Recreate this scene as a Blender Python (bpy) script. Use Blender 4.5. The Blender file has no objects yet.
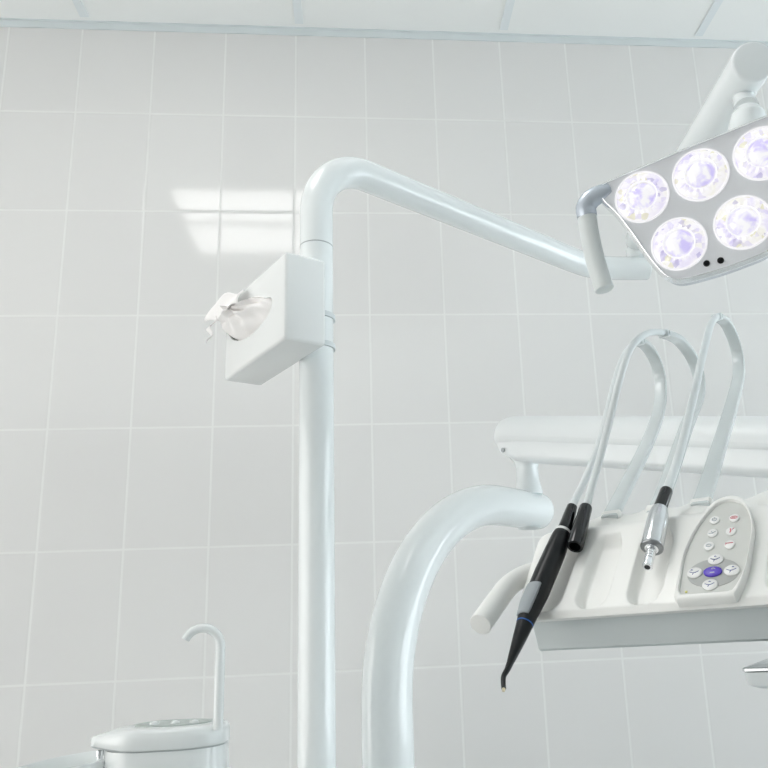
import bpy, bmesh, math, random
from mathutils import Vector, Matrix
random.seed(7)
S = bpy.context.scene
COL = S.collection
V = Vector
pi = math.pi

# ------------------------------------------------------------------ materials
def mat(name, color, rough=.4, metal=0., coat=0., coat_rough=.05, spec=.5, emit=None, estr=0., bump=0., bscale=200., vary=0.):
    m = bpy.data.materials.new(name); m.use_nodes = True
    nt = m.node_tree; b = nt.nodes['Principled BSDF']
    c = tuple(color) + (1,)
    b.inputs['Base Color'].default_value = c
    b.inputs['Roughness'].default_value = rough
    b.inputs['Metallic'].default_value = metal
    b.inputs['Coat Weight'].default_value = coat
    b.inputs['Coat Roughness'].default_value = coat_rough
    b.inputs['Specular IOR Level'].default_value = spec
    if emit:
        b.inputs['Emission Color'].default_value = tuple(emit) + (1,)
        b.inputs['Emission Strength'].default_value = estr
    tc = nt.nodes.new('ShaderNodeTexCoord')
    nz = nt.nodes.new('ShaderNodeTexNoise')
    nz.inputs['Scale'].default_value = bscale
    nt.links.new(tc.outputs['Object'], nz.inputs['Vector'])
    if bump:
        bp = nt.nodes.new('ShaderNodeBump'); bp.inputs['Strength'].default_value = bump
        bp.inputs['Distance'].default_value = .0006
        nt.links.new(nz.outputs['Fac'], bp.inputs['Height'])
        nt.links.new(bp.outputs['Normal'], b.inputs['Normal'])
    # a faint unevenness in the gloss
    mr = nt.nodes.new('ShaderNodeMapRange')
    mr.inputs['To Min'].default_value = max(0, rough - .02); mr.inputs['To Max'].default_value = rough + .03
    nz2 = nt.nodes.new('ShaderNodeTexNoise'); nz2.inputs['Scale'].default_value = 18
    nt.links.new(tc.outputs['Object'], nz2.inputs['Vector'])
    nt.links.new(nz2.outputs['Fac'], mr.inputs['Value'])
    nt.links.new(mr.outputs['Result'], b.inputs['Roughness'])
    return m

ENAMEL = mat('white_enamel', (.83, .865, .87), .35, spec=.3, coat=.9, coat_rough=.035)
ENAMEL_W = mat('white_moulded_plastic', (.87, .87, .845), .34, coat=.1, coat_rough=.2)
ARMW = mat('white_satin_paint', (.83, .855, .86), .3, coat=.15, coat_rough=.15)
BOXW = mat('white_glossy_plastic', (.84, .855, .85), .25, coat=.2)
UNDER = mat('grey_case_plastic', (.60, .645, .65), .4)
WHIPM = mat('whip_grey_plastic', (.66, .705, .71), .25, coat=.3)
GREYH = mat('pale_grey_plastic', (.70, .74, .745), .35)
RESTM = mat('cup_rest_grey', (.44, .49, .47), .35)
CUSP = mat('white_unit_plastic', (.80, .83, .83), .22, coat=.3)
HANDLE = mat('grey_handle_plastic', (.70, .735, .73), .4)
BLACK = mat('black_plastic', (.004, .005, .006), .30, spec=.3)
BLACKG = mat('black_gloss', (.003, .004, .005), .10, spec=.5)
DARKHOLE = mat('dark_recess', (.02, .022, .022), .6)
STEEL = mat('brushed_steel', (.66, .675, .69), .2, metal=1.)
STEELD = mat('dark_steel', (.30, .31, .32), .3, metal=1.)
CHROME = mat('bright_chrome', (.88, .89, .91), .16, metal=1.)
RIMC = mat('polished_rim', (.95, .955, .97), .22, metal=.8)
LAMPFACE = mat('lamp_face_silver', (.79, .80, .83), .42, metal=.1)
LAMPRIM = mat('lamp_rim_silver', (.60, .65, .72), .25, metal=.6)
SEAM = mat('grey_seam', (.40, .43, .44), .5)
RINGG = mat('clamp_grey', (.62, .66, .67), .35)
MEMB = mat('keypad_membrane', (.60, .61, .585), .35)
DISC = mat('keypad_disc_grey', (.40, .41, .40), .4)
BTN = mat('button_white', (.80, .80, .79), .25)
PURPLE = mat('button_violet', (.10, .055, .50), .25)
INKN = mat('ink_navy', (.12, .14, .34), .5)
INKR = mat('ink_red', (.62, .12, .16), .5)
INKG = mat('ink_slate', (.30, .36, .42), .5)
BLUE = mat('blue_ring', (.015, .11, .40), .35)
PADG = mat('grey_rubber_pad', (.33, .36, .38), .45)
TIPY = mat('amber_tip', (.75, .68, .5), .2)
PAPER = mat('tissue_paper', (.92, .90, .89), .9, spec=.1, bump=.4, bscale=60)
CEILM = mat('ceiling_panel', (.90, .915, .905), .85, bump=.5, bscale=240)
BARM = mat('ceiling_grid_paint', (.80, .845, .86), .45)
TRIMM = mat('wall_angle_paint', (.70, .745, .755), .5)
PAINT = mat('plain_wall_paint', (.78, .79, .78), .7)
PAINTG = mat('grey_wall_paint', (.44, .445, .44), .7)
FLOORM = mat('grey_vinyl', (.46, .47, .465), .35, bump=.2, bscale=90)
DARKB = mat('dark_green_glass', (.06, .10, .085), .15)
LUMF = mat('luminaire_frame', (.85, .86, .86), .35)
LUMD = mat('luminaire_diffuser', (.9, .9, .9), .3, emit=(1, .985, .97), estr=5.8)
SCREEN = mat('small_yellow_led', (.7, .65, .2), .3)

def tile_material():
    m = bpy.data.materials.new('glazed_wall_tiles'); m.use_nodes = True
    nt = m.node_tree; N = nt.nodes; L = nt.links
    b = N['Principled BSDF']
    tc = N.new('ShaderNodeTexCoord'); sp = N.new('ShaderNodeSeparateXYZ')
    L.new(tc.outputs['Object'], sp.inputs[0])
    def mth(op, a, bb=None, c=None):
        n = N.new('ShaderNodeMath'); n.operation = op
        for i, x in enumerate((a, bb, c)):
            if x is None: continue
            if isinstance(x, (int, float)): n.inputs[i].default_value = x
            else: L.new(x, n.inputs[i])
        return n.outputs[0]
    def edge(coord, pitch):
        u = mth('DIVIDE', coord, pitch)
        f = mth('FRACT', mth('ADD', u, 100.5))
        return mth('MULTIPLY', mth('ABSOLUTE', mth('SUBTRACT', f, .5)), pitch), u   # distance to joint
    dx, ux = edge(sp.outputs['X'], .2)
    dz, uz = edge(sp.outputs['Z'], .3)
    d = mth('MINIMUM', dx, dz)
    mr = N.new('ShaderNodeMapRange'); mr.interpolation_type = 'SMOOTHSTEP'
    mr.inputs['From Min'].default_value = .0008; mr.inputs['From Max'].default_value = .0036
    L.new(d, mr.inputs['Value'])
    # a slight difference of shade between single tiles
    cmb = N.new('ShaderNodeCombineXYZ')
    L.new(mth('FLOOR', mth('ADD', ux, 100.0)), cmb.inputs[0]); L.new(mth('FLOOR', mth('ADD', uz, 100.0)), cmb.inputs[1])
    wn = N.new('ShaderNodeTexWhiteNoise'); wn.noise_dimensions = '2D'; L.new(cmb.outputs[0], wn.inputs['Vector'])
    tcol = N.new('ShaderNodeMix'); tcol.data_type = 'RGBA'
    L.new(wn.outputs['Value'], tcol.inputs['Factor'])
    tcol.inputs['A'].default_value = (.752, .745, .735, 1); tcol.inputs['B'].default_value = (.769, .762, .751, 1)
    mix = N.new('ShaderNodeMix'); mix.data_type = 'RGBA'
    L.new(mr.outputs['Result'], mix.inputs['Factor'])
    mix.inputs['A'].default_value = (.80, .80, .785, 1); L.new(tcol.outputs['Result'], mix.inputs['B'])
    L.new(mix.outputs['Result'], b.inputs['Base Color'])
    r = N.new('ShaderNodeMapRange'); L.new(mr.outputs['Result'], r.inputs['Value'])
    r.inputs['To Min'].default_value = .75; r.inputs['To Max'].default_value = .085
    L.new(r.outputs['Result'], b.inputs['Roughness'])
    h = N.new('ShaderNodeMapRange'); h.interpolation_type = 'SMOOTHSTEP'
    h.inputs['From Max'].default_value = .007; L.new(d, h.inputs['Value'])
    nz = N.new('ShaderNodeTexNoise'); nz.inputs['Scale'].default_value = 9
    L.new(tc.outputs['Object'], nz.inputs['Vector'])
    hh = mth('ADD', h.outputs['Result'], mth('MULTIPLY', nz.outputs['Fac'], .5))
    bp = N.new('ShaderNodeBump'); bp.inputs['Strength'].default_value = .35; bp.inputs['Distance'].default_value = .0012
    L.new(hh, bp.inputs['Height']); L.new(bp.outputs['Normal'], b.inputs['Normal'])
    return m
TILE = tile_material()

def lens_material():
    """lit LED collimator: white with violet chips and a warm fringe, it gives off light"""
    m = bpy.data.materials.new('lit_led_lens'); m.use_nodes = True
    nt = m.node_tree; N = nt.nodes; L = nt.links; b = N['Principled BSDF']
    tc = N.new('ShaderNodeTexCoord')
    oi = N.new('ShaderNodeObjectInfo')
    add = N.new('ShaderNodeVectorMath'); add.operation = 'ADD'
    L.new(tc.outputs['Object'], add.inputs[0])
    sc = N.new('ShaderNodeVectorMath'); sc.operation = 'SCALE'; sc.inputs['Scale'].default_value = 3
    L.new(oi.outputs['Location'], sc.inputs[0]); L.new(sc.outputs[0], add.inputs[1])
    ln = N.new('ShaderNodeVectorMath'); ln.operation = 'LENGTH'; L.new(tc.outputs['Object'], ln.inputs[0])
    def ramp(inp, els, const=False):
        n = N.new('ShaderNodeValToRGB'); e = n.color_ramp.elements
        if const: n.color_ramp.interpolation = 'CONSTANT'
        e[0].position, e[0].color = els[0][0], els[0][1] + (1,); e[1].position, e[1].color = els[1][0], els[1][1] + (1,)
        for p, c in els[2:]: x = e.new(p); x.color = c + (1,)
        L.new(inp, n.inputs[0]); return n.outputs[0]
    def noise(scale, det=2, dist=0.):
        n = N.new('ShaderNodeTexNoise'); n.inputs['Scale'].default_value = scale; n.inputs['Detail'].default_value = det
        n.inputs['Distortion'].default_value = dist; L.new(add.outputs[0], n.inputs['Vector']); return n.outputs['Fac']
    def mixc_(f, a, bb):
        n = N.new('ShaderNodeMix'); n.data_type = 'RGBA'; L.new(f, n.inputs['Factor'])
        for k, x in (('A', a), ('B', bb)):
            if isinstance(x, tuple): n.inputs[k].default_value = x + (1,)
            else: L.new(x, n.inputs[k])
        return n.outputs['Result']
    W_ = (1.0, .985, 1.0)
    core = ramp(noise(75, 3, .6), [(.42, (.62, .54, .97)), (.58, W_)])
    vo = N.new('ShaderNodeTexVoronoi'); vo.inputs['Scale'].default_value = 170; L.new(add.outputs[0], vo.inputs['Vector'])
    sep = N.new('ShaderNodeSeparateColor'); L.new(vo.outputs['Color'], sep.inputs[0])
    fac = ramp(sep.outputs[0], [(0., W_), (.42, (.82, .78, .95)), (.60, W_), (.78, (.84, .82, .60)), (.85, (.62, .58, .78)), (.91, W_)], True)
    soft = ramp(noise(42, 2, 1.0), [(.38, (.78, .72, .96)), (.53, W_), (.66, (.93, .92, .76))])
    mul = N.new('ShaderNodeMix'); mul.data_type = 'RGBA'; mul.blend_type = 'MULTIPLY'; mul.inputs['Factor'].default_value = .65
    L.new(fac, mul.inputs['A']); L.new(soft, mul.inputs['B'])
    mr = N.new('ShaderNodeMapRange'); mr.interpolation_type = 'SMOOTHSTEP'
    mr.inputs['From Min'].default_value = .0135; mr.inputs['From Max'].default_value = .0165
    L.new(ln.outputs['Value'], mr.inputs['Value'])
    two = mixc_(mr.outputs['Result'], core, mul.outputs['Result'])
    def band(c, w):
        n = N.new('ShaderNodeMath'); n.operation = 'COMPARE'; n.inputs[1].default_value = c; n.inputs[2].default_value = w
        L.new(ln.outputs['Value'], n.inputs[0]); return n.outputs[0]
    two = mixc_(band(.0168, .0011), two, (1., .99, 1.))
    two = mixc_(band(.0284, .0012), two, (.97, .95, .97))
    class mx: outputs = {'Result': two}
    L.new(mx.outputs['Result'], b.inputs['Emission Color']); b.inputs['Emission Strength'].default_value = .66
    b.inputs['Base Color'].default_value = (.25, .25, .27, 1); b.inputs['Roughness'].default_value = .12
    b.inputs['Coat Weight'].default_value = .5
    return m
LENS = lens_material()

# ------------------------------------------------------------------ mesh helpers
class MB:
    """collects verts and faces (world metres) for ONE mesh object"""
    def __init__(s): s.v = []; s.f = []; s.m = []
    def add(s, vs, fs, mi=0):
        o = len(s.v); s.v += [V(x) for x in vs]
        s.f += [tuple(i + o for i in f) for f in fs]; s.m += [mi] * len(fs)
    def loops(s, loops, cap0=True, cap1=True, closed=True, mi=0, ring=False):
        n = len(loops[0]); vs = [p for l in loops for p in l]; fs = []
        R = len(loops)
        for i in range(R if ring else R - 1):
            j = (i + 1) % R
            for k in range(n if closed else n - 1):
                k2 = (k + 1) % n
                fs.append((i*n+k, i*n+k2, j*n+k2, j*n+k))
        if cap0: fs.append(tuple(range(n))[::-1])
        if cap1: fs.append(tuple((R-1)*n + k for k in range(n)))
        s.add(vs, fs, mi)
    def bm(s, bmx, M=None, mi=0):
        bmx.verts.ensure_lookup_table()
        vs = [(M @ v.co) if M else v.co.copy() for v in bmx.verts]
        s.add(vs, [tuple(v.index for v in f.verts) for f in bmx.faces], mi); bmx.free()

def obj(name, mb, mats, parent=None, origin=None, smooth=True, angle=35):
    """links ONE mesh object; mb holds world coordinates, origin is the object's pivot"""
    if not isinstance(mats, (list, tuple)): mats = [mats]
    po = V((0, 0, 0)); p = parent
    while p: po += p.location; p = p.parent
    org = V(origin) if origin is not None else po
    me = bpy.data.meshes.new(name)
    me.from_pydata([tuple(x - org) for x in mb.v], [], mb.f)
    for mm in mats: me.materials.append(mm)
    for p, i in zip(me.polygons, mb.m): p.material_index = i
    b = bmesh.new(); b.from_mesh(me); bmesh.ops.remove_doubles(b, verts=b.verts, dist=1e-6)
    bmesh.ops.recalc_face_normals(b, faces=b.faces); b.to_mesh(me); b.free()
    if smooth:
        me.polygons.foreach_set('use_smooth', [True] * len(me.polygons))
        me.set_sharp_from_angle(angle=math.radians(angle))
    o = bpy.data.objects.new(name, me); COL.objects.link(o)
    if parent: o.parent = parent
    o.location = org - po
    return o

def tag(o, label, cat, group=None):
    o['label'] = label; o['category'] = cat
    if group: o['group'] = group
    return o
def thing(name, loc, label, cat, group=None):
    o = bpy.data.objects.new(name, None); COL.objects.link(o); o.location = loc
    o.empty_display_size = .05
    return tag(o, label, cat, group)
def struct(name, mb, m, **k):
    o = obj(name, mb, m, **k); o['kind'] = 'structure'; return o

def catmull(P, n=8, closed=False):
    P = [V(p) for p in P]; out = []; N = len(P)
    for i in range(N if closed else N - 1):
        if closed: a, b, c, d = P[(i-1) % N], P[i], P[(i+1) % N], P[(i+2) % N]
        else:
            b, c = P[i], P[i+1]; a = P[i-1] if i else b*2 - c; d = P[i+2] if i + 2 < N else c*2 - b
        for k in range(n):
            t = k / n
            out.append(.5*((2*b) + (c-a)*t + (2*a-5*b+4*c-d)*t*t + (3*b-a-3*c+d)*t**3))
    if not closed: out.append(P[-1])
    return out
def frames(path, up=None):
    n = len(path); T = []
    for i in range(n):
        a = path[max(0, i-1)]; b = path[min(n-1, i+1)]; T.append((b - a).normalized())
    u = V(up) if up is not None else (V((0, 0, 1)) if abs(T[0].z) < .9 else V((1, 0, 0)))
    u = (u - T[0]*u.dot(T[0])).normalized(); out = []
    for i in range(n):
        if i:
            q = T[i-1].rotation_difference(T[i]); u = q @ u
            u = (u - T[i]*u.dot(T[i])).normalized()
        out.append((T[i], u, T[i].cross(u)))
    return out
def tube(mb, path, r, seg=24, caps=True, mi=0, up=None, prof=None, round_ends=0.):
    """round tube (r number or list) or any profile prof=[(a,b)..] swept along path"""
    path = [V(p) for p in path]; F = frames(path, up); L = []
    for i, (p, (t, u, w)) in enumerate(zip(path, F)):
        rr = r[i] if isinstance(r, (list, tuple)) else r
        if prof: L.append([p + u*a*rr + w*b*rr for a, b in prof])
        else: L.append([p + u*math.cos(2*pi*k/seg)*rr + w*math.sin(2*pi*k/seg)*rr for k in range(seg)])
    if round_ends:
        rr0 = r[0] if isinstance(r, (list, tuple)) else r; rr1 = r[-1] if isinstance(r, (list, tuple)) else r
        def endloops(p, fr, rr, sgn):
            t, u, w = fr; out = []
            for k in range(1, 6):
                a = k/5*pi/2; q = p + t*sgn*round_ends*math.sin(a); s = rr - round_ends*(1-math.cos(a))
                if prof: out.append([q + u*x*s + w*y*s for x, y in prof])
                else: out.append([q + u*math.cos(2*pi*j/seg)*s + w*math.sin(2*pi*j/seg)*s for j in range(seg)])
            return out
        L = endloops(path[0], F[0], rr0, -1)[::-1] + L + endloops(path[-1], F[-1], rr1, 1)
    mb.loops(L, caps, caps, True, mi)
def lathe(mb, origin, axis, prof, seg=32, mi=0, caps=True):
    """prof: [(distance along axis, radius)]"""
    a = V(axis).normalized(); u = a.orthogonal().normalized(); w = a.cross(u); o = V(origin)
    mb.loops([[o + a*d + (u*math.cos(2*pi*k/seg) + w*math.sin(2*pi*k/seg))*max(r, 1e-5) for k in range(seg)] for d, r in prof], caps, caps, True, mi)
def box(mb, c, size, bev=.0, M=None, seg=3, mi=0):
    b = bmesh.new(); bmesh.ops.create_cube(b, size=1)
    for v in b.verts: v.co = V((v.co.x*size[0], v.co.y*size[1], v.co.z*size[2]))
    if bev: bmesh.ops.bevel(b, geom=list(b.edges), offset=bev, segments=seg, affect='EDGES', profile=.5)
    for v in b.verts: v.co += V(c)
    mb.bm(b, M, mi)
def torus(mb, c, n, R, r, seg=40, k=10, mi=0):
    n = V(n).normalized(); u = n.orthogonal().normalized(); w = n.cross(u); c = V(c); L = []
    for i in range(seg):
        a = 2*pi*i/seg; d = u*math.cos(a) + w*math.sin(a)
        L.append([c + d*(R + r*math.cos(2*pi*j/k)) + n*r*math.sin(2*pi*j/k) for j in range(k)])
    mb.loops(L, False, False, True, mi, ring=True)
def arc_path(p0, corner, p1, n=18):
    """straight - circular-like bend - straight through a corner"""
    p0, c, p1 = V(p0), V(corner), V(p1); out = [p0]
    return p0, c, p1
def bend(a, corner, b, rad, n=20):
    a, c, b = V(a), V(corner), V(b); d0 = (a-c).normalized(); d1 = (b-c).normalized()
    ang = d0.angle(d1); t = rad/math.tan(ang/2); s = c + d0*t; e = c + d1*t
    ctr = c + (d0+d1).normalized()*(rad/math.sin(ang/2)); out = []
    v0 = s - ctr; v1 = e - ctr; tot = v0.angle(v1); ax = v0.cross(v1).normalized()
    for k in range(n+1):
        out.append(ctr + Matrix.Rotation(tot*k/n, 3, ax) @ v0)
    return out

# ------------------------------------------------------------------ camera
cam = bpy.data.cameras.new('camera'); co = bpy.data.objects.new('camera', cam); COL.objects.link(co)
cam.sensor_fit = 'HORIZONTAL'; cam.sensor_width = 36; cam.lens = 36*768.151/768
cam.shift_x = -(432.3 - 384)/768; cam.shift_y = (415.25 - 384)/768
yaw, pit, rol = .0942, .2493, -.0385
fw = V((math.sin(yaw)*math.cos(pit), math.cos(yaw)*math.cos(pit), math.sin(pit)))
r0 = V((math.cos(yaw), -math.sin(yaw), 0)); u0 = r0.cross(fw)
rt = r0*math.cos(rol) + u0*math.sin(rol); up = u0*math.cos(rol) - r0*math.sin(rol)
CAM = V((.975, -1.9212, 1.3298))
co.matrix_world = Matrix(((rt.x, up.x, -fw.x, CAM.x), (rt.y, up.y, -fw.y, CAM.y), (rt.z, up.z, -fw.z, CAM.z), (0, 0, 0, 1)))
cam.clip_start = .02
S.camera = co

# ------------------------------------------------------------------ room
X0, X1, Y0, CZ = -1.9, 4.3, -4.6, 2.995
def slab(x0, x1, y0, y1, z0, z1):
    m = MB(); box(m, ((x0+x1)/2, (y0+y1)/2, (z0+z1)/2), (x1-x0, y1-y0, z1-z0)); return m
struct('wall_back', slab(X0, X1, 0, .1, 0, CZ+.1), TILE, smooth=False)
def side_wall(name, wname, xa, WY0, WY1, WZ0, WZ1):
    m = MB()
    for y0, y1, z0, z1 in ((Y0, WY0, 0, CZ+.1), (WY1, .1, 0, CZ+.1), (WY0, WY1, 0, WZ0), (WY0, WY1, WZ1, CZ+.1)):
        box(m, (xa, (y0+y1)/2, (z0+z1)/2), (.1, y1-y0, z1-z0))
    struct(name, m, PAINT, smooth=False)
    m = MB()
    for k in range(4): box(m, (xa, WY0 + (WY1-WY0)*k/3, (WZ0+WZ1)/2), (.06, .06, WZ1-WZ0+.06))
    for z in (WZ0, WZ1): box(m, (xa, (WY0+WY1)/2, z), (.06, WY1-WY0+.06, .06))
    struct(wname, m, LUMF, smooth=False)
side_wall('wall_left', 'added_window_1', X0-.05, -3.6, -.2, .6, 2.35)  # left window is an unseen, added opening that lets in side light
side_wall('wall_right', 'window_2', X1+.05, -2.9, -.35, .6, 2.4)
struct('wall_front', slab(X0-.1, X1+.1, Y0-.1, Y0, 0, CZ+.1), PAINTG, smooth=False)
struct('floor', slab(X0-.1, X1+.1, Y0, .1, -.1, 0), FLOORM, smooth=False)
struct('ceiling', slab(X0, X1, Y0, 0, CZ, CZ+.1), CEILM, smooth=False)
m = MB(); box(m, ((X0+X1)/2, -.0015, CZ-.012), (X1-X0, .003, .024)); box(m, ((X0+X1)/2, -.004, CZ-.0015), (X1-X0, .008, .003))
struct('trim_1', m, TRIMM, smooth=False)
m = MB()
for k in range(-3, 7):
    x = .211 + .6*k
    if X0 < x < X1: box(m, (x, (Y0-.024)/2, CZ-.002), (.024, -Y0-.024, .004))
for k in range(8):
    y = -.25 - .6*k
    if y > Y0: box(m, ((X0+X1)/2, y, CZ-.002), (X1-X0, .024, .0038))
struct('trim_2', m, BARM, smooth=False)

# ceiling luminaire (above and behind the frame, mirrored by the wall tiles)
def luminaire(cx, cy, label, name='ceiling_light'):
    t = thing(name, (cx, cy, CZ-.012), label, 'ceiling light')
    f = MB()
    for s in (-1, 1):
        box(f, (cx + s*.287, cy, CZ-.009), (.024, .598, .010), .001)
        box(f, (cx, cy + s*.287, CZ-.009), (.55, .024, .010), .001)
    box(f, (cx, cy, CZ-.008), (.55, .045, .008), .001)
    obj('light_frame', f, LUMF, t)
    for s in (-1, 1):
        d = MB(); box(d, (cx, cy + s*.149, CZ-.0085), (.55, .253, .007), .001)
        obj('diffuser', d, LUMD, t)
luminaire(.511, -1.15, 'square ceiling luminaire with two lit panels mirrored in the wall tiles left of the post')

# ------------------------------------------------------------------ lamp post
PX, PY, PR = .9044, -.75, .0270
post = thing('lamp_post', (PX, PY, 0), 'white enamelled vertical pipe post bending at the top into an arm towards the lamp', 'post')
m = MB(); lathe(m, (PX, PY, 0), (0, 0, 1), [(0, .09), (.012, .09), (.02, .08), (.03, PR)], 40)
obj('base_plate', m, ENAMEL, post)
m = MB(); tube(m, [(PX, PY, .03), (PX, PY, 1.0), (PX, PY, 1.917)], PR, 40)
obj('pipe', m, ENAMEL, post)
m = MB(); lathe(m, (PX, PY, 1.9165), (0, 0, 1), [(0, PR-.001), (.0005, PR+.0004), (.0022, PR+.0004), (.0028, PR-.001)], 40)
obj('seam_ring', m, SEAM, post)
corner = V((PX, PY, 2.089)); aend = V((1.640, -.262, 2.089))
ad = (V((1.4429, -.3644, 2.089)) - corner).normalized()
a1 = V((1.46, -.352, 2.089))
path = [V((PX, PY, 1.919)), V((PX, PY, 1.95))] + bend((PX, PY, 1.9), corner, corner + ad, .105, 24)
last = path[-1]
path += [last.lerp(a1, t) for t in (.25, .5, .75)]
path += catmull([a1, (1.505, -.325, 2.089), (1.56, -.312, 2.089), (1.645, -.312, 2.089)], 6)
m = MB(); tube(m, path, PR, 40, up=(1, 0, 0), round_ends=.004)
obj('swivel_arm', m, ENAMEL, post)
m = MB(); lathe(m, (1.627, -.312, 2.108), (0, 0, 1), [(0, .02), (.004, .026), (.03, .026), (.035, .022), (.05, .02)], 32)
obj('pivot_socket', m, ENAMEL, post)

# ------------------------------------------------------------------ tissue dispenser and tissue
A = V((.8667, -.8739, 1.7147)); DR = V((-.5068, .8621, 0)); RT = V((.8621, .5068, 0)); UP = V((0, 0, 1))
LB, WB, HB = .238, .0665, .1365
MBOX = Matrix(((RT.x, DR.x, 0, A.x), (RT.y, DR.y, 0, A.y), (0, 0, 1, A.z), (0, 0, 0, 1)))   # local: x across, y along, z up
disp = thing('tissue_dispenser', A + RT*WB/2 + DR*LB/2, 'white plastic tissue box holder clamped to the vertical post', 'tissue dispenser')
m = MB(); box(m, (WB/2, LB/2, HB/2), (WB, LB, HB), .0055, MBOX, 4)
body = obj('holder_body', m, BOXW, disp, angle=50)
# slot in the long side, cut with a boolean and baked into the mesh
cut = MB(); pr = []
outline = [(.046, .070), (.056, .057), (.085, .049), (.125, .045), (.165, .049), (.20, .060), (.222, .078), (.226, .094), (.205, .104), (.16, .103), (.11, .096), (.07, .087), (.050, .080)]
oc = catmull([V((0, a, b)) for a, b in outline], 5, True)
cut.loops([[MBOX @ V((x, p.y, p.z)) for p in oc] for x in (-.02, .052)])
cu = obj('slot_cutter', cut, BOXW, None)
md = body.modifiers.new('slot', 'BOOLEAN'); md.object = cu; md.operation = 'DIFFERENCE'; md.solver = 'EXACT'
dg = bpy.context.evaluated_depsgraph_get(); dg.update()
nm = bpy.data.meshes.new_from_object(body.evaluated_get(dg))
body.modifiers.clear(); body.data = nm; nm.name = 'holder_body'
nm.polygons.foreach_set('use_smooth', [True]*len(nm.polygons)); nm.set_sharp_from_angle(angle=math.radians(40))
bpy.data.objects.remove(cu)
for z in (1.7435, 1.793):
    m = MB(); lathe(m, (PX, PY, z-.0045), (0, 0, 1), [(0, PR+.0002), (.0004, PR+.003), (.0085, PR+.003), (.009, PR+.0002)], 40, caps=False)
    p0 = V((PX, PY, z)); q = MBOX @ V((WB-.004, (p0 - A).dot(DR), z - A.z))
    d = q - p0; tube(m, [p0 + d.normalized()*(PR-.001), q], .004, 10)
    obj('clamp_ring', m, RINGG, disp)
# tissue: crumpled sheet bulging out of the slot
tm = MB()
oy, oz = .140, .0775
rim = catmull([V((0, a, b)) for a, b in outline], 6, True); NR = len(rim); ND = 16
rings = []
for j in range(ND+1):
    k = 1 - j/ND; row = []
    for i, p in enumerate(rim):
        an = 2*pi*i/NR
        y = oy + (p.y-oy)*k*(1.0 if p.y < oy else 1.0); z = oz + (p.z-oz)*k
        q = 1 - k*k
        far = max(0, min(1, (y-.05)/.15))
        b = -.012 + (.020 + .024*far)*q**.7
        b += q*(.0050*math.sin(5*an + 9*k) + .0040*math.sin(9*an - 6*k + 1) + .0030*math.sin(y*140 + z*60))
        z += q*(.018 + .004*math.sin(y*90)); y += q*(.022*far)
        row.append(MBOX @ V((-b, y, z)))
    rings.append(row)
tm.loops(rings, False, True)
def sheet(f, nu, nv):
    vs = [f(i/nu, j/nv) for i in range(nu+1) for j in range(nv+1)]; w_ = nv + 1
    tm.add(vs, [(i*w_+j, i*w_+j+1, (i+1)*w_+j+1, (i+1)*w_+j) for i in range(nu) for j in range(nv)])
# corner standing up along the top edge and a limp corner hanging at the far end
sheet(lambda u, v: MBOX @ V((-.022 - .010*u - .006*math.sin(7*u + 3*v) + .014*v, .125 + .115*u + .012*v, .092 + (.030 + .012*math.sin(pi*u))*v + .006*u + .003*math.sin(15*u))), 20, 10)
sheet(lambda u, v: MBOX @ V((-.030 - .004*v + .004*math.sin(8*v + 4*u), .205 + .012*v + .030*u*(1-v*.8), .100 - .030*v - .014*u)), 12, 14)
tis = obj('paper_tissue', tm, PAPER, None, origin=MBOX @ V((0, .14, .08)), angle=80)
so = tis.modifiers.new('thick', 'SOLIDIFY'); so.thickness = .0012
tag(tis, 'crumpled white paper tissue pulled out of the slot of the holder', 'tissue')

# ------------------------------------------------------------------ thick bracket arm
bx, by = 1.0064, -.6718
BC = V((bx, by, 1.526)); BE = V((1.338, -.327, 1.526)); bdir = (BE - BC).normalized()
arm = thing('bracket_arm', (bx, by, 0), 'thick white glossy pipe rising from the floor and bending right in a wide curve', 'support arm')
bp = bend((bx, by, .5), BC, BE, .335, 36)
path = [V((bx, by, .02)), V((bx, by, .6)), V((bx, by, 1.0))] + bp + [bp[-1].lerp(BE, .5), BE]
n = len(path)
m = MB(); tube(m, path, [.0395]*3 + [.0395 - .0005*i/len(bp) for i in range(len(bp))] + [.039, .039], 48, up=(1, 0, 0), round_ends=.026)
obj('bent_pipe', m, ENAMEL, arm)
m = MB(); lathe(m, (bx, by, 0), (0, 0, 1), [(0, .13), (.015, .13), (.022, .12), (.03, .045)], 48); obj('base_plate', m, ENAMEL, arm)
# collar seams at the swivel end
m = MB(); q = V((1.316, -.352, 1.526)); lathe(m, q + V((0, 0, -.0408)), (0, 0, 1), [(0, .018), (.002, .024), (.0035, .024)], 32); obj('swivel_cap', m, GREYH, arm)

# ------------------------------------------------------------------ balance arm above it
P1 = V((1.2895, -.3878, 1.667)); P2 = V((1.6037, -.7988, 1.556)); bd = (P2 - P1).normalized()
bal = thing('balance_arm', (1.318, -.357, 1.56), 'long white rounded arm on a short neck above the end of the thick bent pipe', 'support arm')
m = MB(); lathe(m, (1.318, -.357, 1.556), (0, 0, 1), [(0, .029), (.008, .0285), (.03, .024), (.055, .0225), (.07, .026), (.084, .038), (.090, .04)], 40)
obj('neck', m, ENAMEL, bal)
side = bd.cross(UP).normalized(); upn = side.cross(bd).normalized()
def stadium(w, top, bot, k=10, r=None):
    """closed section in (side, up): rounded top, given corner radius r at the bottom"""
    pts = []
    for i in range(k*2+1):
        a = pi*i/(k*2); pts.append((w*math.cos(a), top - w + w*math.sin(a)))
    r = r or .008
    for i in range(6):
        a = pi + pi/2*i/5; pts.append((-w + r + r*math.cos(a), bot + r + r*math.sin(a)))
    for i in range(6):
        a = 1.5*pi + pi/2*i/5; pts.append((w - r + r*math.cos(a), bot + r + r*math.sin(a)))
    return pts
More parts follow.
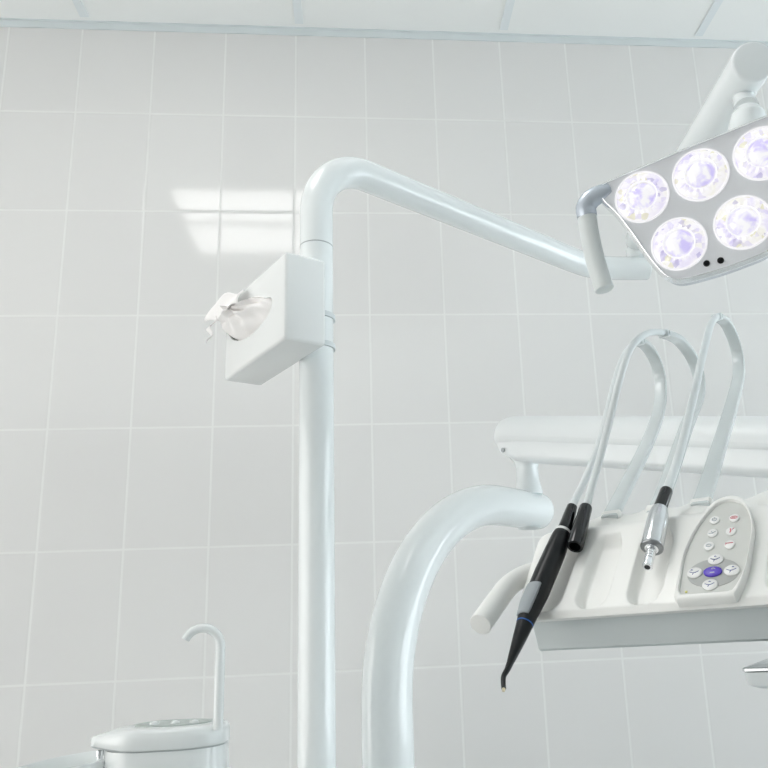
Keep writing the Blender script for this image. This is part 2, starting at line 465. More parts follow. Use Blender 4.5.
def armbody(mb, sec, L0, L1, cr, zc, kk=10, zend=None):
    """sweeps a section along the arm, the outer end cut to a half disc of radius cr around height zc"""
    loops = []
    zend = zc if zend is None else zend
    def cutz(d):      # half height allowed at distance d from the very end
        return math.sqrt(max(1e-6, cr*cr - max(0, cr - d)**2))
    ds = [0.0005, .002, .005, .010, .016, .024, .034, cr*.85, cr]
    for d in ds:
        h = cutz(d); loops.append([P1 + bd*(L0 + d) + side*x*min(1, .55 + .45*h/cr) + upn*(zend + max(-h, min(h, z - zend))) for x, z in sec])
    loops.append([P1 + bd*L1 + side*x + upn*z for x, z in sec])
    mb.loops(loops)
m = MB(); armbody(m, stadium(.047, .050, -.018, r=.024), -.032, .80, .052, 0)
obj('upper_shell', m, ARMW, bal, angle=40)
m = MB(); armbody(m, stadium(.0435, .03, -.045, r=.012), -.029, .80, .074, 0, zend=.028)
obj('lower_channel', m, ARMW, bal, angle=40)
m = MB()
q = P1 + bd*.010 - side*0 + upn*(-.026)
sd = side if (CAM - P1).dot(side) > 0 else -side
lathe(m, q + sd*.0425, sd, [(0, .0045), (.002, .0045), (.0022, .003)], 16); obj('screw_cap', m, SEAM, bal)

# ------------------------------------------------------------------ instrument delivery unit
O = V((1.1113, -1.186, 1.3225))
XL = V((.7875, -.6153, .0349)).normalized(); YL = V((.6157, .788, 0)).normalized(); ZL = XL.cross(YL).normalized(); YL = ZL.cross(XL).normalized()
sy, sz = .6783, .7348
def W(x, y, z): return O + XL*x + YL*y + ZL*z
def P(x, s, off): return W(x, s*sy - off*sz, s*sz + off*sy)
NW = (YL*(-sz) + ZL*sy); SW = YL*sy + ZL*sz
unit = thing('instrument_unit', W(.16, .1, -.03), 'white dental instrument console with sloping grooved front, keypad and three whip arms', 'dental unit')
UL = .335
recs = [(.034, .017), (.079, .0165), (.1275, .0165), (.243, .0165), (.290, .0165)]
def sstep(a, b, x):
    t = max(0, min(1, (x-a)/(b-a))); return t*t*(3-2*t)
def dent(x, s):
    d = 0
    for c, w in recs:
        xc = c + .07*(s-.05)
        k = (x - xc)/w
        if abs(k) > 1.25: continue
        # tongue outline: round at the bottom, open at the top
        lw = 1.0
        if s < .020: lw = math.sqrt(max(0, 1 - ((.020-s)/.018)**2)) if s > .002 else 0
        if s > .075: lw *= 1 - .35*sstep(.075, .1, s)
        if lw <= 0: continue
        e = abs(k)/max(lw, .05)
        edge = sstep(1.0, .80, e) if k > 0 else sstep(1.0, .45, e)
        d = max(d, .0085*edge*(1 - sstep(.082, .100, s)))
    return d
slope = [(.1055*i/60) for i in range(61)]
back = [(.0755, .0800), (.081, .0815), (.088, .0805), (.093, .081), (.099, .0845), (.107, .089), (.118, .092), (.14, .091), (.165, .082), (.178, .06), (.182, .02), (.176, -.002), (.10, -.008), (.03, -.0075), (.008, -.007), (.0015, -.0055)]
def ends(x):
    r = .014
    d = min(x, UL - x)
    return 0 if d >= r else r - math.sqrt(max(0, r*r - (r-d)**2))
xs = [0, .0004, .0015, .003, .005, .0075, .010, .0125] + [.014 + (UL-.028)*i/380 for i in range(381)] + [UL-x for x in (.0125, .010, .0075, .005, .003, .0015, .0004, 0)]
loops = []
for x in xs:
    o = ends(x); l = []
    for s in slope:
        d = dent(x, s); ss = s
        y, z = ss*sy, ss*sz
        y += d*sz; z -= d*sy
        if s < .003: y += .0012*(1-s/.003)**2
        l.append((y, z))
    l += back
    cy, cz = .075, .035
    k = 1 - o/.055
    hump = sum(math.exp(-((x - xw_)/.017)**2) for xw_ in (.066, .113, .158, .225, .275))
    l = [(y, z + (.0065*hump if .09 < y < .15 and z > .05 else 0)) for y, z in l]
    loops.append([W(x, cy + (y-cy)*k, cz + (z-cz)*k) for y, z in l])
m = MB(); m.loops(loops); obj('housing', m, ENAMEL_W, unit, angle=55)
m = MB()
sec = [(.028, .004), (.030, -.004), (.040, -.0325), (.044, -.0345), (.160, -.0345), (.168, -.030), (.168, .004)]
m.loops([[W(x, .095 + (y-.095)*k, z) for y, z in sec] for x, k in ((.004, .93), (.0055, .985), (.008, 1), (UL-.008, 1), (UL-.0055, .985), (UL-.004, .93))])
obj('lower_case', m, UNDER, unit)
# grip handle on the left end
hp = catmull([W(.012, .075, .042), W(-.004, .055, .040), W(-.0135, .030, .030), W(-.0150, .005, .016), W(-.0150, -.015, .0045), W(-.0150, -.032, -.0053)], 8)
m = MB(); tube(m, hp, .0105, 28, round_ends=.0012); obj('handle', m, ENAMEL_W, unit)

# whip arms: flat channels pivoting at the back edge
WS = [(.100, .090), (.135, .112), (.190, .146), (.257, .189), (.315, .230), (.345, .256), (.364, .281), (.374, .306), (.366, .327), (.348, .338), (.325, .342), (.298, .340)]
WB_ = [(.100, .088), (.150, .120), (.205, .158), (.278, .209), (.330, .242), (.362, .263), (.384, .283), (.393, .302), (.384, .318), (.358, .329), (.308, .333), (.243, .322)]
WC = [(.100, .090), (.160, .126), (.230, .170), (.300, .213), (.362, .253), (.410, .285), (.440, .309), (.455, .337), (.447, .358), (.425, .371), (.397, .374), (.353, .366)]
whips = [(.0713, WS), (.1187, WB_), (.1632, WC)]
def channel(hw, h, t):
    return [(-h, -hw), (h*.2, -hw), (h*.2, -hw+t), (-h+t, -hw+t), (-h+t, hw-t), (h*.2, hw-t), (h*.2, hw), (-h, hw)]
for xw, pts in whips:
    pth = catmull([W(xw, y, z) for y, z in pts], 6)
    nn = len(pth); m = MB()
    F = frames(pth, XL)
    loops = []
    for i, (p, (t, u, w)) in enumerate(zip(pth, F)):
        k = i/(nn-1); hw = .0088 - .0014*k; th = .0036
        # u runs across the strip, w along its thickness; softly rounded section
        sec = []
        for a in range(16):
            an = 2*pi*a/16; c, s_ = math.cos(an), math.sin(an)
            sec.append(p + u*hw*math.copysign(abs(c)**.3, c) + w*th*math.copysign(abs(s_)**.35, s_))
        loops.append(sec)
    m.loops(loops); wo = obj('whip_arm', m, WHIPM, unit)
    # hose guide at the tip
    m = MB(); t, u, w = F[-1]
    box(m, (0, 0, 0), (.010, .013, .009), .0015, Matrix(((t.x, u.x, w.x, pth[-1].x), (t.y, u.y, w.y, pth[-1].y), (t.z, u.z, w.z, pth[-1].z), (0, 0, 0, 1))))
    obj('hose_clip', m, [GREYH], wo)
    # pivot knuckle at the foot
    m = MB(); q = W(xw, .108, .0915); lathe(m, q - XL*.0105, XL, [(0, .005), (.002, .0075), (.019, .0075), (.021, .005)], 20); obj('pivot_knuckle', m, ENAMEL_W, wo)

# keypad
ko = [(.1555, -.0008), (.1560, .018), (.1578, .0425), (.1615, .064), (.1672, .0838), (.1784, .109), (.1870, .1172), (.1962, .1203), (.2037, .1178), (.2087, .1116), (.2158, .091), (.2175, .075), (.2166, .0612), (.2126, .0257), (.2061, .0008), (.2031, -.0028), (.180, -.0032), (.1575, -.0032)]
ki = [(.1594, .0070), (.1594, .020), (.1603, .0458), (.1640, .064), (.1701, .0832), (.1825, .1063), (.1905, .1120), (.1977, .1126), (.2088, .1048), (.2150, .0852), (.2160, .070), (.2146, .0523), (.2103, .0227), (.2020, .0035), (.1985, .0025), (.1826, .0024), (.163, .0028), (.1605, .0036)]
def close_curve(p, n=6): return [(q.x, q.y) for q in catmull([V((a, b, 0)) for a, b in p], n, True)]
co_, ci_ = close_curve(ko), close_curve(ki)
cx_ = sum(a for a, b in co_)/len(co_); cy_ = sum(b for a, b in co_)/len(co_)
def mixc(c1, c2, t): return [(a*(1-t)+c*t, b*(1-t)+d*t) for (a, b), (c, d) in zip(c1, c2)]
# resample both curves by angle so that the rings pair up
def by_angle(c, n=96):
    out = []
    for k in range(n):
        a = 2*pi*k/n; d = V((math.cos(a), math.sin(a))); best = None
        for i in range(len(c)):
            p = V((c[i][0]-cx_, c[i][1]-cy_)); q = V((c[(i+1) % len(c)][0]-cx_, c[(i+1) % len(c)][1]-cy_))
            e = q - p; det = d.x*(-e.y) + d.y*e.x
            if abs(det) < 1e-12: continue
            tt = (p.x*(-e.y) + p.y*e.x)/det; ss = (d.x*p.y - d.y*p.x)/det
            if tt > 0 and -1e-6 <= ss <= 1+1e-6: best = max(best or 0, tt)
        out.append((cx_ + d.x*best, cy_ + d.y*best))
    return out
co_, ci_ = by_angle(co_), by_angle(ci_)
m = MB()
rings = [(mixc(co_, ci_, -.03), -.0006), (mixc(co_, ci_, -.05), .003), (mixc(co_, ci_, .0), .0066), (mixc(co_, ci_, .22), .0083), (mixc(co_, ci_, .55), .0088), (mixc(co_, ci_, .85), .0084), (ci_, .0068), (ci_, .0058)]
m.loops([[P(a, b, o) for a, b in r] for r, o in rings], True, False)
m.loops([[P(a, b, .0059) for a, b in ci_], [P(a, b, .0052) for a, b in ci_]][:1]*1 + [[P(a, b, .0059) for a, b in ci_]], False, True, mi=1)
kp = obj('control_panel', m, [ENAMEL_W, MEMB], unit, angle=40)
kp['label'] = 'grey keypad in a raised white teardrop frame'
MOFF = .0060
def disc_at(mb, x, s, rx, rs, o0, o1, mi=0, seg=28, dome=.0006):
    L = []
    for k, o in ((1., o0), (1., o1), (.92, o1 + dome*.6), (.6, o1 + dome)):
        L.append([P(x + rx*k*math.cos(2*pi*i/seg), s + rs*k*math.sin(2*pi*i/seg), o) for i in range(seg)])
    mb.loops(L, True, True, True, mi)
def stroke(mb, pts, off, r=.00028, mi=1):
    tube(mb, [P(a, b, off) for a, b in pts], r, 6, mi=mi)
m = MB(); disc_at(m, .1858, .0258, .0215, .0160, MOFF-.0004, MOFF+.0002, dome=.0001); obj('button_ring', m, DISC, kp)
small = [(.1841, .0898, 'power', INKG), (.2011, .0892, 'pill', INKR), (.183, .0732, 'cup', INKG), (.1989, .0729, 'drop', INKR), (.1808, .0573, 'oval', INKG), (.1982, .0563, 'bar', INKR)]
large = [(.1873, .0400, 'up'), (.1705, .0267, 'left'), (.2010, .0257, 'right'), (.184, .0117, 'down')]
def arcp(x, s, r, a0, a1, n=14, k=1.): return [(x + r*math.cos(a0+(a1-a0)*i/n), s + k*r*math.sin(a0+(a1-a0)*i/n)) for i in range(n+1)]
for x, s, ic, ink in small:
    m = MB(); disc_at(m, x, s, .0044, .0052, MOFF-.0006, MOFF+.0008)
    t = MOFF + .0015
    if ic == 'power': stroke(m, arcp(x, s, .0019, pi*.68, pi*2.32), t); stroke(m, [(x, s+.0005), (x, s+.0026)], t)
    if ic == 'pill': stroke(m, arcp(x, s, .0029, 0, 2*pi, k=.55), t); stroke(m, [(x-.0016, s), (x+.0016, s)], t)
    if ic == 'cup': stroke(m, [(x-.003, s-.0010), (x, s-.0014), (x+.003, s+.0012)], t); stroke(m, [(x-.0008, s+.0018), (x+.0006, s-.001)], t)
    if ic == 'drop': stroke(m, [(x-.0006, s-.0024), (x, s), (x-.0004, s+.0024)], t, .0005); stroke(m, [(x+.001, s+.001), (x+.0028, s+.0026)], t)
    if ic == 'oval': stroke(m, arcp(x, s, .0022, 0, 2*pi, k=.7), t)
    if ic == 'bar': stroke(m, [(x-.0032, s+.0012), (x+.003, s+.0014)], t, .0004); stroke(m, [(x-.003, s+.002), (x-.003, s-.0006)], t)
    obj('button', m, [BTN, ink], kp)
for x, s, ic in large:
    m = MB(); disc_at(m, x, s, .0064, .0060, MOFF-.0006, MOFF+.0012)
    t = MOFF + .0019
    stroke(m, [(x-.0040, s+.0006), (x-.0012, s-.0008), (x+.0010, s-.0006), (x+.0038, s+.0010)], t, .0003)
    k = {'up': (0, .0024), 'left': (-.0022, .0022), 'right': (.0012, .0026), 'down': (0, .0022)}[ic]
    stroke(m, [(x+k[0]-.0008, s+k[1]), (x+k[0], s+k[1]+.0008), (x+k[0]+.0008, s+k[1])], t, .0004)
    stroke(m, [(x-.0004, s-.0008), (x-.0014, s-.0030)], t)
    obj('button', m, [BTN, INKN], kp)
m = MB(); disc_at(m, .1856, .0261, .0076, .0056, MOFF-.0006, MOFF+.0014)
t = MOFF + .0021
stroke(m, arcp(.1862, .0280, .0014, 0, pi, k=.7), t); stroke(m, [(.1838, .0243), (.1874, .0243)], t)
pb = obj('button', m, [PURPLE, BTN], kp); pb['label'] = 'violet middle button'
m = MB(); disc_at(m, .1648, .0066, .0011, .0011, MOFF-.0004, MOFF+.0004, dome=.0003, seg=14); obj('indicator', m, SCREEN, kp)

# hidden link from the unit's far end up to the balance arm (beyond the right of the picture)
BEnd = P1 + bd*.80
m = MB()
lk = [BEnd - bd*.02, BEnd + bd*.03 + V((0, 0, -.03)), W(.36, .20, .10), W(.325, .12, -.005)]
tube(m, catmull(lk, 8), .026, 28); obj('link_arm', m, ARMW, unit)

# ------------------------------------------------------------------ instruments and hoses
def profile_along(pts, n=5):
    """smooth path + radii from [(x,s,off,r)]"""
    c = catmull([P(a, b, o) for a, b, o, r in pts], n); rr = []
    for i in range(len(pts)-1):
        for k in range(n): rr.append(pts[i][3] + (pts[i+1][3]-pts[i][3])*k/n)
    return c, rr + [pts[-1][3]]
def hose(mb, pts, r=.0040):
    tube(mb, catmull([W(*p) for p in pts], 7), r, 14)
# curing light
Ht = P(.0402, .132, .012)
cur = thing('curing_light', P(.0315, .037, .012), 'black pen shaped curing light with blue ring and grey button, leftmost instrument on the console', 'dental instrument')
pts = [(.0402, .1311, .012, .0054), (.0399, .120, .012, .0062), (.0394, .1012, .012, .0074), (.0380, .0945, .012, .0076)]
c, r = profile_along(pts); m = MB(); tube(m, c, r, 28); obj('connector', m, BLACKG, cur)
m = MB(); a = P(.0380, .0950, .012); b = P(.0374, .0912, .012); tube(m, [a, b], [.0083, .0086], 28); obj('white_ring', m, BTN, cur)
pts = [(.0374, .0915, .012, .0086), (.0368, .085, .012, .0094), (.0352, .0668, .012, .0105), (.0315, .0368, .012, .0108), (.0289, .0133, .012, .0105), (.0259, -.0115, .012, .0086), (.0253, -.0215, .012, .0078)]
c, r = profile_along(pts); m = MB(); tube(m, c, r, 36); bodyc = obj('handpiece_body', m, BLACK, cur)
m = MB(); tube(m, [P(.0253, -.0212, .012), P(.0252, -.0222, .012)], [.0079, .0078], 36); obj('blue_ring', m, BLUE, cur)
pts = [(.0252, -.0226, .012, .0076), (.0243, -.037, .012, .0062), (.0233, -.0504, .012, .0047), (.0222, -.0640, .012, .0030), (.0214, -.0710, .012, .0025), (.0199, -.0775, .012, .0022), (.0215, -.0845, .012, .0021), (.0235, -.0900, .012, .0020)]
c, r = profile_along(pts); m = MB(); tube(m, c, r, 24); obj('light_guide', m, BLACK, cur)
m = MB(); tube(m, [P(.0235, -.0900, .012), P(.0238, -.0925, .012)], [.0016, .0012], 14); obj('light_tip', m, TIPY, cur)
# grey button pad hugging the left front of the body
m = MB(); L = []
for i in range(13):
    s = .018 - .034*i/12; k = min(1, min(i, 12-i)/2*.5 + .35)
    ax = V((.0289 + (s-.0133)*.12, s, .012)); rad = (.0106 if s > 0 else .0106 + (s)*.16) + .0012
    row = []
    for j in range(13):
        a = math.radians(50 + 105*j/12); row.append((a, rad*(1 if 0 < j < 12 else .86)))
    L.append([P(ax.x + rr*math.cos(a), ax.y, ax.z + rr*math.sin(a)) for a, rr in row])
vs = [p for l in L for p in l]; m.add(vs, [(i*13+j, i*13+j+1, (i+1)*13+j+1, (i+1)*13+j) for i in range(12) for j in range(12)])
pad = obj('button_pad', m, PADG, cur); so = pad.modifiers.new('t', 'SOLIDIFY'); so.thickness = .0016; so.offset = -1
m = MB(); hose(m, [(.0713, .306, .3436), (.0706, .2767, .3309), (.0694, .2463, .3133), (.0673, .2195, .2896), (.0638, .1975, .2608), (.0593, .1805, .2309), (.0539, .1644, .1988), (.0486, .1430, .1673), (.0435, .1132, .1340), (.0412, .0930, .1160), (.0404, .0830, .1072), (.0400, .078, .103)])
ho = obj('hose', m, GREYH, cur)

# empty hose connector
con = thing('hose_connector', P(.0560, .095, .012), 'short black empty hose connector beside the black pen shaped curing light', 'dental instrument')
c0, c1 = P(.0567, .1262, .013), P(.0557, .0691, .013); ax = (c1-c0)
m = MB(); lathe(m, c0, ax, [(0, .0062), (.002, .0067), (.015, .0068), (.030, .0078), (.054, .0082), (.0565, .0078), (.0565, .0055), (.050, .0052)], 32, caps=True)
obj('sleeve', m, BLACKG, con)
m = MB(); hose(m, [(.1187, .2418, .3229), (.1173, .2090, .3149), (.1154, .1762, .3033), (.1125, .1450, .2871), (.1090, .1240, .2700), (.1032, .1120, .2488), (.0951, .1070, .2251), (.0863, .1055, .2016), (.0772, .1036, .1770), (.0681, .0980, .1490), (.0610, .0870, .1220), (.0572, .0775, .1030), (.0565, .0745, .0995)])
obj('hose', m, GREYH, con)

# micromotor
mot = thing('micromotor', P(.133, .08, .012), 'silver metal handpiece motor with black sleeve resting in a groove left of the keypad', 'dental instrument')
q0, q1 = P(.1387, .134, .013), P(.1347, .1085, .013)
m = MB(); tube(m, [q0, q0.lerp(q1, .1), q1], [.0056, .0062, .0064], 28); obj('sleeve', m, BLACKG, mot)
q2 = P(.1320, .0572, .012); ax = q2 - q1; LL = ax.length
m = MB(); lathe(m, q1, ax, [(0, .0062), (.001, .0074), (.010, .0092), (.022, .0098), (LL-.003, .0101), (LL-.0015, .0099), (LL, .0088), (LL, .004)], 40); obj('motor_body', m, STEEL, mot)
m = MB(); lathe(m, q2 - ax.normalized()*.0016, ax, [(0, .0101), (.0004, .0103), (.0014, .0101), (.0022, .0092), (.0024, .004)], 40); obj('end_ring', m, STEELD, mot)
m = MB(); q3 = P(.1306, .0335, .012); ax2 = q3 - q2; L2 = ax2.length
pr = [(-.001, .0066), (.0015, .0062), (.0018, .0044)]
for k in range(4): z0 = .004 + k*.0032; pr += [(z0, .0044), (z0+.0004, .0038), (z0+.0012, .0038), (z0+.0016, .0044)]
pr += [(L2-.004, .0043), (L2-.0008, .0046), (L2, .0042), (L2, .0026)]
lathe(m, q2, ax2, pr, 28); obj('coupling', m, CHROME, mot)
m = MB(); lathe(m, q3 + ax2.normalized()*.0001, ax2, [(0, .0027), (.0002, .0026)], 18); obj('bore', m, DARKHOLE, mot)
m = MB(); hose(m, [(.1632, .3468, .3640), (.1625, .3089, .3430), (.1610, .2770, .3151), (.1578, .2362, .2740), (.1540, .2078, .2387), (.1497, .1790, .2043), (.1449, .1486, .1673), (.1412, .1173, .1357), (.1390, .0840, .1095), (.1385, .080, .1055)], .0046)
obj('hose', m, GREYH, mot)

# ------------------------------------------------------------------ steel tray at the right edge
def T(x, y, z): return W(.1944 + x, .0173 + y, -.0542 + z)
tray = thing('instrument_tray', T(.1, .07, -.012), 'small steel instrument tray on a pale holder below the console', 'tray')
def rrect(x0, x1, y0, y1, r, k=6):
    out = []
    for cx, cy, a0 in ((x1-r, y1-r, 0), (x0+r, y1-r, pi/2), (x0+r, y0+r, pi), (x1-r, y0+r, 1.5*pi)):
        for i in range(k+1): out.append((cx + r*math.cos(a0+pi/2*i/k), cy + r*math.sin(a0+pi/2*i/k)))
    return out
m = MB()
m.loops([[T(a, b, z) for a, b in rrect(i, .22-i, i, .15-i, r)] for i, z, r in ((.002, -.0030, .004), (.0, -.0018, .005), (.0, .0, .005), (.0012, .0008, .0048), (.004, .0008, .0045), (.0065, -.0006, .004))], True, True)
obj('steel_plate', m, STEEL, tray)
m = MB()
m.loops([[T(a, b, z) for a, b in rrect(i, .22-i, i, .15-i, r)] for i, z, r in ((.0012, -.003, .006), (.0014, -.010, .006), (.003, -.0135, .006), (.009, -.0160, .006))])
obj('holder', m, GREYH, tray)
m = MB(); tube(m, [T(.11, .09, -.013), T(.11, .11, -.03), T(.118, .20, -.03), W(.312, .17, .0)], .009, 16); obj('holder_arm', m, GREYH, tray)

# ------------------------------------------------------------------ cuspidor
sx, sy_ = .648, -.545
sp = thing('cuspidor', (sx, sy_, 0), 'white spittoon unit with a gooseneck water spout and bowl at the lower left', 'spittoon')
def plan(k, dz=0, nose=1.):
    """outline of the cap seen from above, with a nose to the left"""
    out = []; n = 64
    for i in range(n):
        a = 2*pi*i/n; c, s = math.cos(a), math.sin(a)
        x = (.101 if c > 0 else .106)*math.copysign(abs(c)**.75, c); y = .068*math.copysign(abs(s)**.8, s)
        if x < -.05: y *= 1 - .55*((-x-.05)/.056)*nose
        out.append((sx + x*k + (.0 if x > -.05 else (-.010*nose*(-x-.05)/.056)), sy_ + y*k))
    return out
def lp(k, z, zn=0.): # zn lowers the nose
    return [V((a, b, z - zn*max(0, (sx-.02-a)/.09)**1.5)) for a, b in plan(k)]
m = MB()
m.loops([lp(.97, 1.136, -.004), lp(1., 1.1368, -.004), lp(1.008, 1.139, -.002), lp(1.005, 1.154, .004), lp(.990, 1.1615, .008), lp(.955, 1.1650, .010), lp(.80, 1.1670, .010), lp(.60, 1.1675, .006)], True, True)
cap = obj('top_cover', m, CUSP, sp, angle=60)
m = MB(); m.loops([lp(k, z, -.004) for k, z in ((.95, 1.1345), (.992, 1.1345), (.992, 1.1362), (.95, 1.1362))], True, True); obj('seam_ring', m, SEAM, sp)
m = MB(); m.loops([[V((a + (.016*(sx-.05-a)/.056 if a < sx-.05 else 0), b, z)) for a, b in plan(k, 0, .25)] for k, z in ((1.08, .10), (1.09, .6), (1.06, 1.0), (1.02, 1.08), (.985, 1.135))]); obj('column', m, CUSP, sp, angle=60)
m = MB(); m.loops([[V((a, b, z)) for a, b in plan(k)] for k, z in ((.80, 0), (.80, .10))]); obj('plinth', m, GREYH, sp)
# cup well with ribbed cup rest
m = MB(); cw = (.660, -.545)
def el(k, z): return [V((cw[0] + .058*k*math.cos(2*pi*i/40), cw[1] + .037*k*math.sin(2*pi*i/40), z)) for i in range(40)]
m.loops([el(1.06, 1.1660), el(1.05, 1.1688), el(1.0, 1.1690), el(.97, 1.1680)], True, True); obj('cup_rest', m, RESTM, cap)
for dx in (-.030, .004, .034):
    m = MB(); lathe(m, (cw[0]+dx, cw[1]-.004, 1.1680), (0, 0, 1), [(0, .008), (.002, .0075), (.0045, .003)], 16); obj('rest_knob', m, CUSP, cap)
# gooseneck
gx, gy = .7395, -.590
gp = [V((gx, gy, 1.160)), V((gx, gy, 1.20)), V((gx, gy, 1.25)), V((gx, gy, 1.285))]
for k in range(1, 13):
    a = pi*.86*k/12; gp.append(V((gx - .0295*(1-math.cos(a)), gy, 1.287 + .0300*math.sin(a))))
rr = [.0080]*4 + [.0080 - .0012*k/12 for k in range(1, 13)]
m = MB(); tube(m, gp, rr, 24, up=(1, 0, 0)); obj('water_spout', m, CUSP, sp)
# nozzle under the nose and bowl
m = MB(); lathe(m, (.5545, -.572, 1.1360), (0, 0, -1), [(0, .006), (.008, .006), (.0085, .0045), (.016, .0045), (.017, .003)], 18); obj('bowl_nozzle', m, CHROME, sp)
bc = V((.492, -.530, 1.1085)); ax = V((-.10, 0, .995)).normalized()
m = MB(); lathe(m, bc, ax, [(-.075, .015), (-.074, .030), (-.060, .060), (-.035, .080), (-.010, .0865), (.004, .0890), (.0075, .0880), (.0078, .0855), (.004, .0830), (-.010, .0790), (-.035, .071), (-.058, .050), (-.066, .020), (-.067, .0)], 56, caps=False); obj('bowl', m, CUSP, sp)
m = MB(); lathe(m, (.560, -.555, 1.060), (0, 0, 1), [(0, .012), (.03, .013), (.044, .011)], 18); obj('bowl_holder', m, DARKB, sp)

# ------------------------------------------------------------------ operating lamp
LP = V((1.3423, -1.2113, 1.7741)); LX = V((.8659, -.4780, .1471)).normalized(); LN = V((-.4634, -.8775, -.1237)).normalized(); LY = LN.cross(LX).normalized(); LX = LY.cross(LN).normalized()
def H(x, y, o): return LP + LX*x + LY*y + LN*o
lamp = thing('operating_lamp', LP - LN*.03, 'lit dental operating lamp with round LED lenses in a silver head on a white arm', 'lamp')
half = [(0, .0350), (.055, .0348), (.085, .0344), (.097, .0332), (.1012, .0298), (.1022, .0215), (.1000, .012), (.0950, .0020), (.0900, -.0110), (.0810, -.0370), (.0730, -.0640), (.0660, -.0835), (.0605, -.0945), (.0530, -.1020), (.0420, -.1062), (.020, -.1080)]
AXX = -.0045
def sk(x, y): return (x, y + (.022*x if y > 0 else 0))
hl = [sk(AXX + a, b) for a, b in half[1:]]; hr = [sk(AXX - a, b) for a, b in half[1:]]
outl = [(AXX, .0352)] + hr + [(AXX, -.1086)] + hl[::-1]
oc = [(q.x, q.y) for q in catmull([V((a, b, 0)) for a, b in outl], 4, True)]
def off(c, d):
    n = len(c); out = []
    for i in range(n):
        a, b = c[i-1], c[(i+1) % n]; t = V((b[0]-a[0], b[1]-a[1])).normalized()
        out.append((c[i][0] + t.y*d, c[i][1] - t.x*d))
    return out
sgn = -1
t_ = off(oc, .003)
if sum(abs(a) + abs(b+.04) for a, b in t_) > sum(abs(a) + abs(b+.04) for a, b in oc): sgn = -1
else: sgn = 1
def ins(d): return off(oc, d*sgn)     # positive = inwards
def ring(c, o): return [H(a, b, o) for a, b in c]
m = MB()
m.loops([ring(ins(.022), -.044), ring(ins(.010), -.042), ring(ins(.0035), -.036), ring(ins(.0005), -.014), ring(ins(-.0012), -.008)], True, False)
m.loops([ring(ins(-.0012), -.008), ring(ins(-.0020), -.0045), ring(ins(-.0018), -.003), ring(ins(.0012), .0018), ring(ins(.0020), .0020), ring(ins(.0026), .0002)], False, False, mi=1)
m.loops([ring(ins(.0026), .0002), ring(ins(.0034), .0001)], False, True, mi=2)
head = obj('lamp_head', m, [LAMPRIM, RIMC, LAMPFACE], lamp, angle=40)
for lx, ly in ((-.0636, 0), (0, 0), (.0634, -.0019), (-.0412, -.0654), (.0252, -.0664)):
    m = MB(); c = H(lx, ly, 0)
    pr = [(-.0005, .0294), (.0012, .0294), (.0019, .0287), (.0019, .0274), (.0012, .0267), (.0022, .0245), (.0044, .0190), (.0050, .0172), (.0034, .0164), (.0036, .0130), (.0052, .0110), (.0068, .0060), (.0072, 0)]
    seg = 40; a = LN; u = LX; w = LY; L = []
    for k, (d, r) in enumerate(pr):
        fac = .0007 if 4 < k < 8 else 0
        L.append([c + a*(d + (fac if i % 2 else -fac)) + (u*math.cos(2*pi*i/seg) + w*math.sin(2*pi*i/seg))*max(r, 1e-5) for i in range(seg)])
    m.loops(L, True, False)
    obj('led_lens', m, LENS, head, origin=c, angle=25)
for x, y in ((-.0207, -.0960), (-.0067, -.0977)):
    m = MB(); lathe(m, H(x, y, 0), LN, [(-.0005, .0034), (.0008, .0034), (.0012, .0028), (.0006, .0022)], 20); obj('sensor', m, BLACK, head)
# side brackets and grip handles, left and right
for sg in (-1, 1):
    m = MB()
    br = [(-.0015 + sg*.093, .0235, -.006, .0080), (-.0015 + sg*.102, .0228, -.004, .0100), (-.0015 + sg*.115, .0205, -.003, .0112), (-.0015 + sg*.1232, .0135, -.003, .0116), (-.0015 + sg*.1246, .0050, -.003, .0114), (-.0015 + sg*.1250, .0015, -.003, .0112)]
    cc = catmull([H(a, b, o) for a, b, o, r in br], 5); rr = []
    for i in range(len(br)-1):
        for k in range(5): rr.append(br[i][3] + (br[i+1][3]-br[i][3])*k/5)
    rr.append(br[-1][3])
    tube(m, cc, rr, 24); obj('handle_bracket', m, LAMPRIM, head)
    m = MB(); hh = [H(-.0015 + sg*x, y, o) for x, y, o in ((.1250, .0020, -.003), (.1272, -.015, -.003), (.1286, -.035, -.002), (.1290, -.060, .000), (.1278, -.087, .003))]
    tube(m, catmull(hh, 6), .0108, 28, round_ends=.0012); obj('grip_handle', m, HANDLE, head)
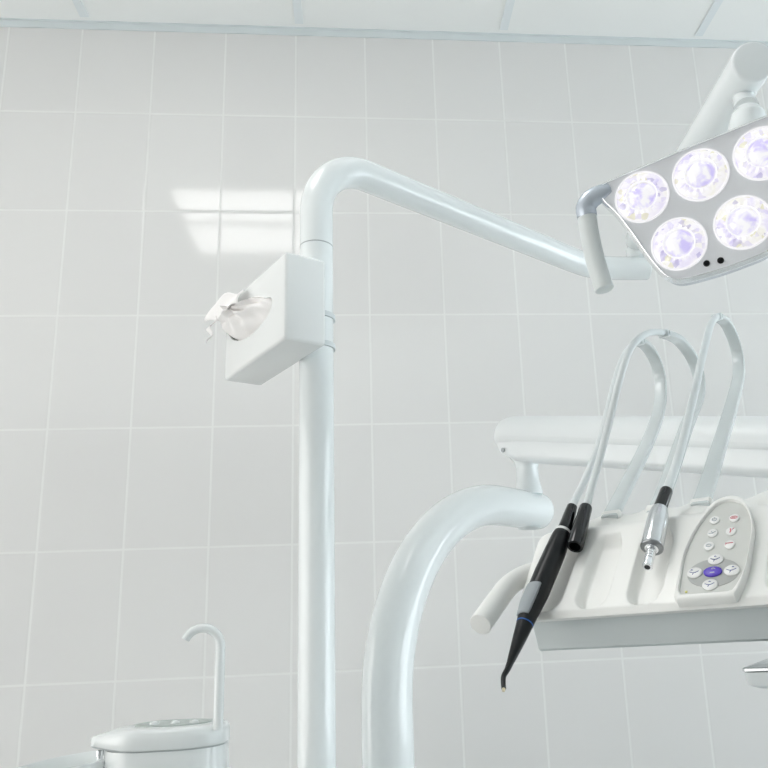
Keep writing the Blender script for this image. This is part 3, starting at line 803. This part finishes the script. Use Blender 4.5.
# arm, yoke
LR = V((1.627, -.316, 2.158)); LF = V((1.4889, -1.1063, 2.0063)); ld = (LF - LR).normalized()
m = MB()
pth = [LR + ld*k for k in (0, .02, .06, .3, .6)] + [LF - ld*.002]
tube(m, pth, [.026, .030, .0285, .028, .028, .028], 40, round_ends=.0045); obj('spring_arm', m, ENAMEL, lamp)
yb = LF - ld*.055
m = MB(); lathe(m, yb - ld*0 + V((.002, .0, -.020)), (V((1.4575, -1.128, 1.905)) - yb), [(0, .015), (.03, .0142), (.055, .016)], 28); obj('yoke', m, ENAMEL, lamp)
kb = V((1.4585, -1.1275, 1.915)); kt = H(.006, -.02, -.046)
m = MB(); tube(m, catmull([kb, V((1.455, -1.128, 1.90)), V((1.438, -1.135, 1.855)), V((1.412, -1.150, 1.80)), kt], 6), [.016, .0185, .0198, .0205, .0208, .021, .021] + [.021]*12 + [.020]*6, 28, round_ends=.004); obj('ball_joint', m, ENAMEL, lamp)
m = MB(); lathe(m, LF - ld*.085 + V((0, 0, 0)) + (V((-.55, -.45, -.35)).normalized()*.0275), V((-.55, -.45, -.35)), [(0, .0035), (.0012, .0035)], 14); obj('arm_screw', m, SEAM, lamp)
m = MB(); lathe(m, H(-.050, -.045, -.040), -LN, [(0, .022), (.014, .022), (.020, .016)], 28); obj('rear_cover', m, LAMPRIM, head)

# ------------------------------------------------------------------ light
w = bpy.data.worlds.new('daylight'); S.world = w; w.use_nodes = True
nt = w.node_tree; bgn = nt.nodes['Background']
# overcast sky, brighter and cooler on the right side of the building
tcw = nt.nodes.new('ShaderNodeTexCoord'); sxw = nt.nodes.new('ShaderNodeSeparateXYZ')
nt.links.new(tcw.outputs['Generated'], sxw.inputs[0])
mrw = nt.nodes.new('ShaderNodeMapRange'); mrw.interpolation_type = 'SMOOTHSTEP'
mrw.inputs['From Min'].default_value = -.5; mrw.inputs['From Max'].default_value = .5
nt.links.new(sxw.outputs['X'], mrw.inputs['Value'])
rw = nt.nodes.new('ShaderNodeValToRGB'); e = rw.color_ramp.elements
e[0].color = (.62, .61, .595, 1); e[1].color = (.88, .96, 1, 1)
nt.links.new(mrw.outputs['Result'], rw.inputs[0]); nt.links.new(rw.outputs[0], bgn.inputs[0])
bgn.inputs[1].default_value = 4.4

S.view_settings.view_transform = 'Standard'; S.view_settings.look = 'None'
S.view_settings.gamma = 1; S.view_settings.use_curve_mapping = False
S.view_settings.exposure = 0.26
S.cycles.use_denoising = True
S.cycles.max_bounces = 10; S.cycles.diffuse_bounces = 6
S.cycles.sample_clamp_indirect = 6
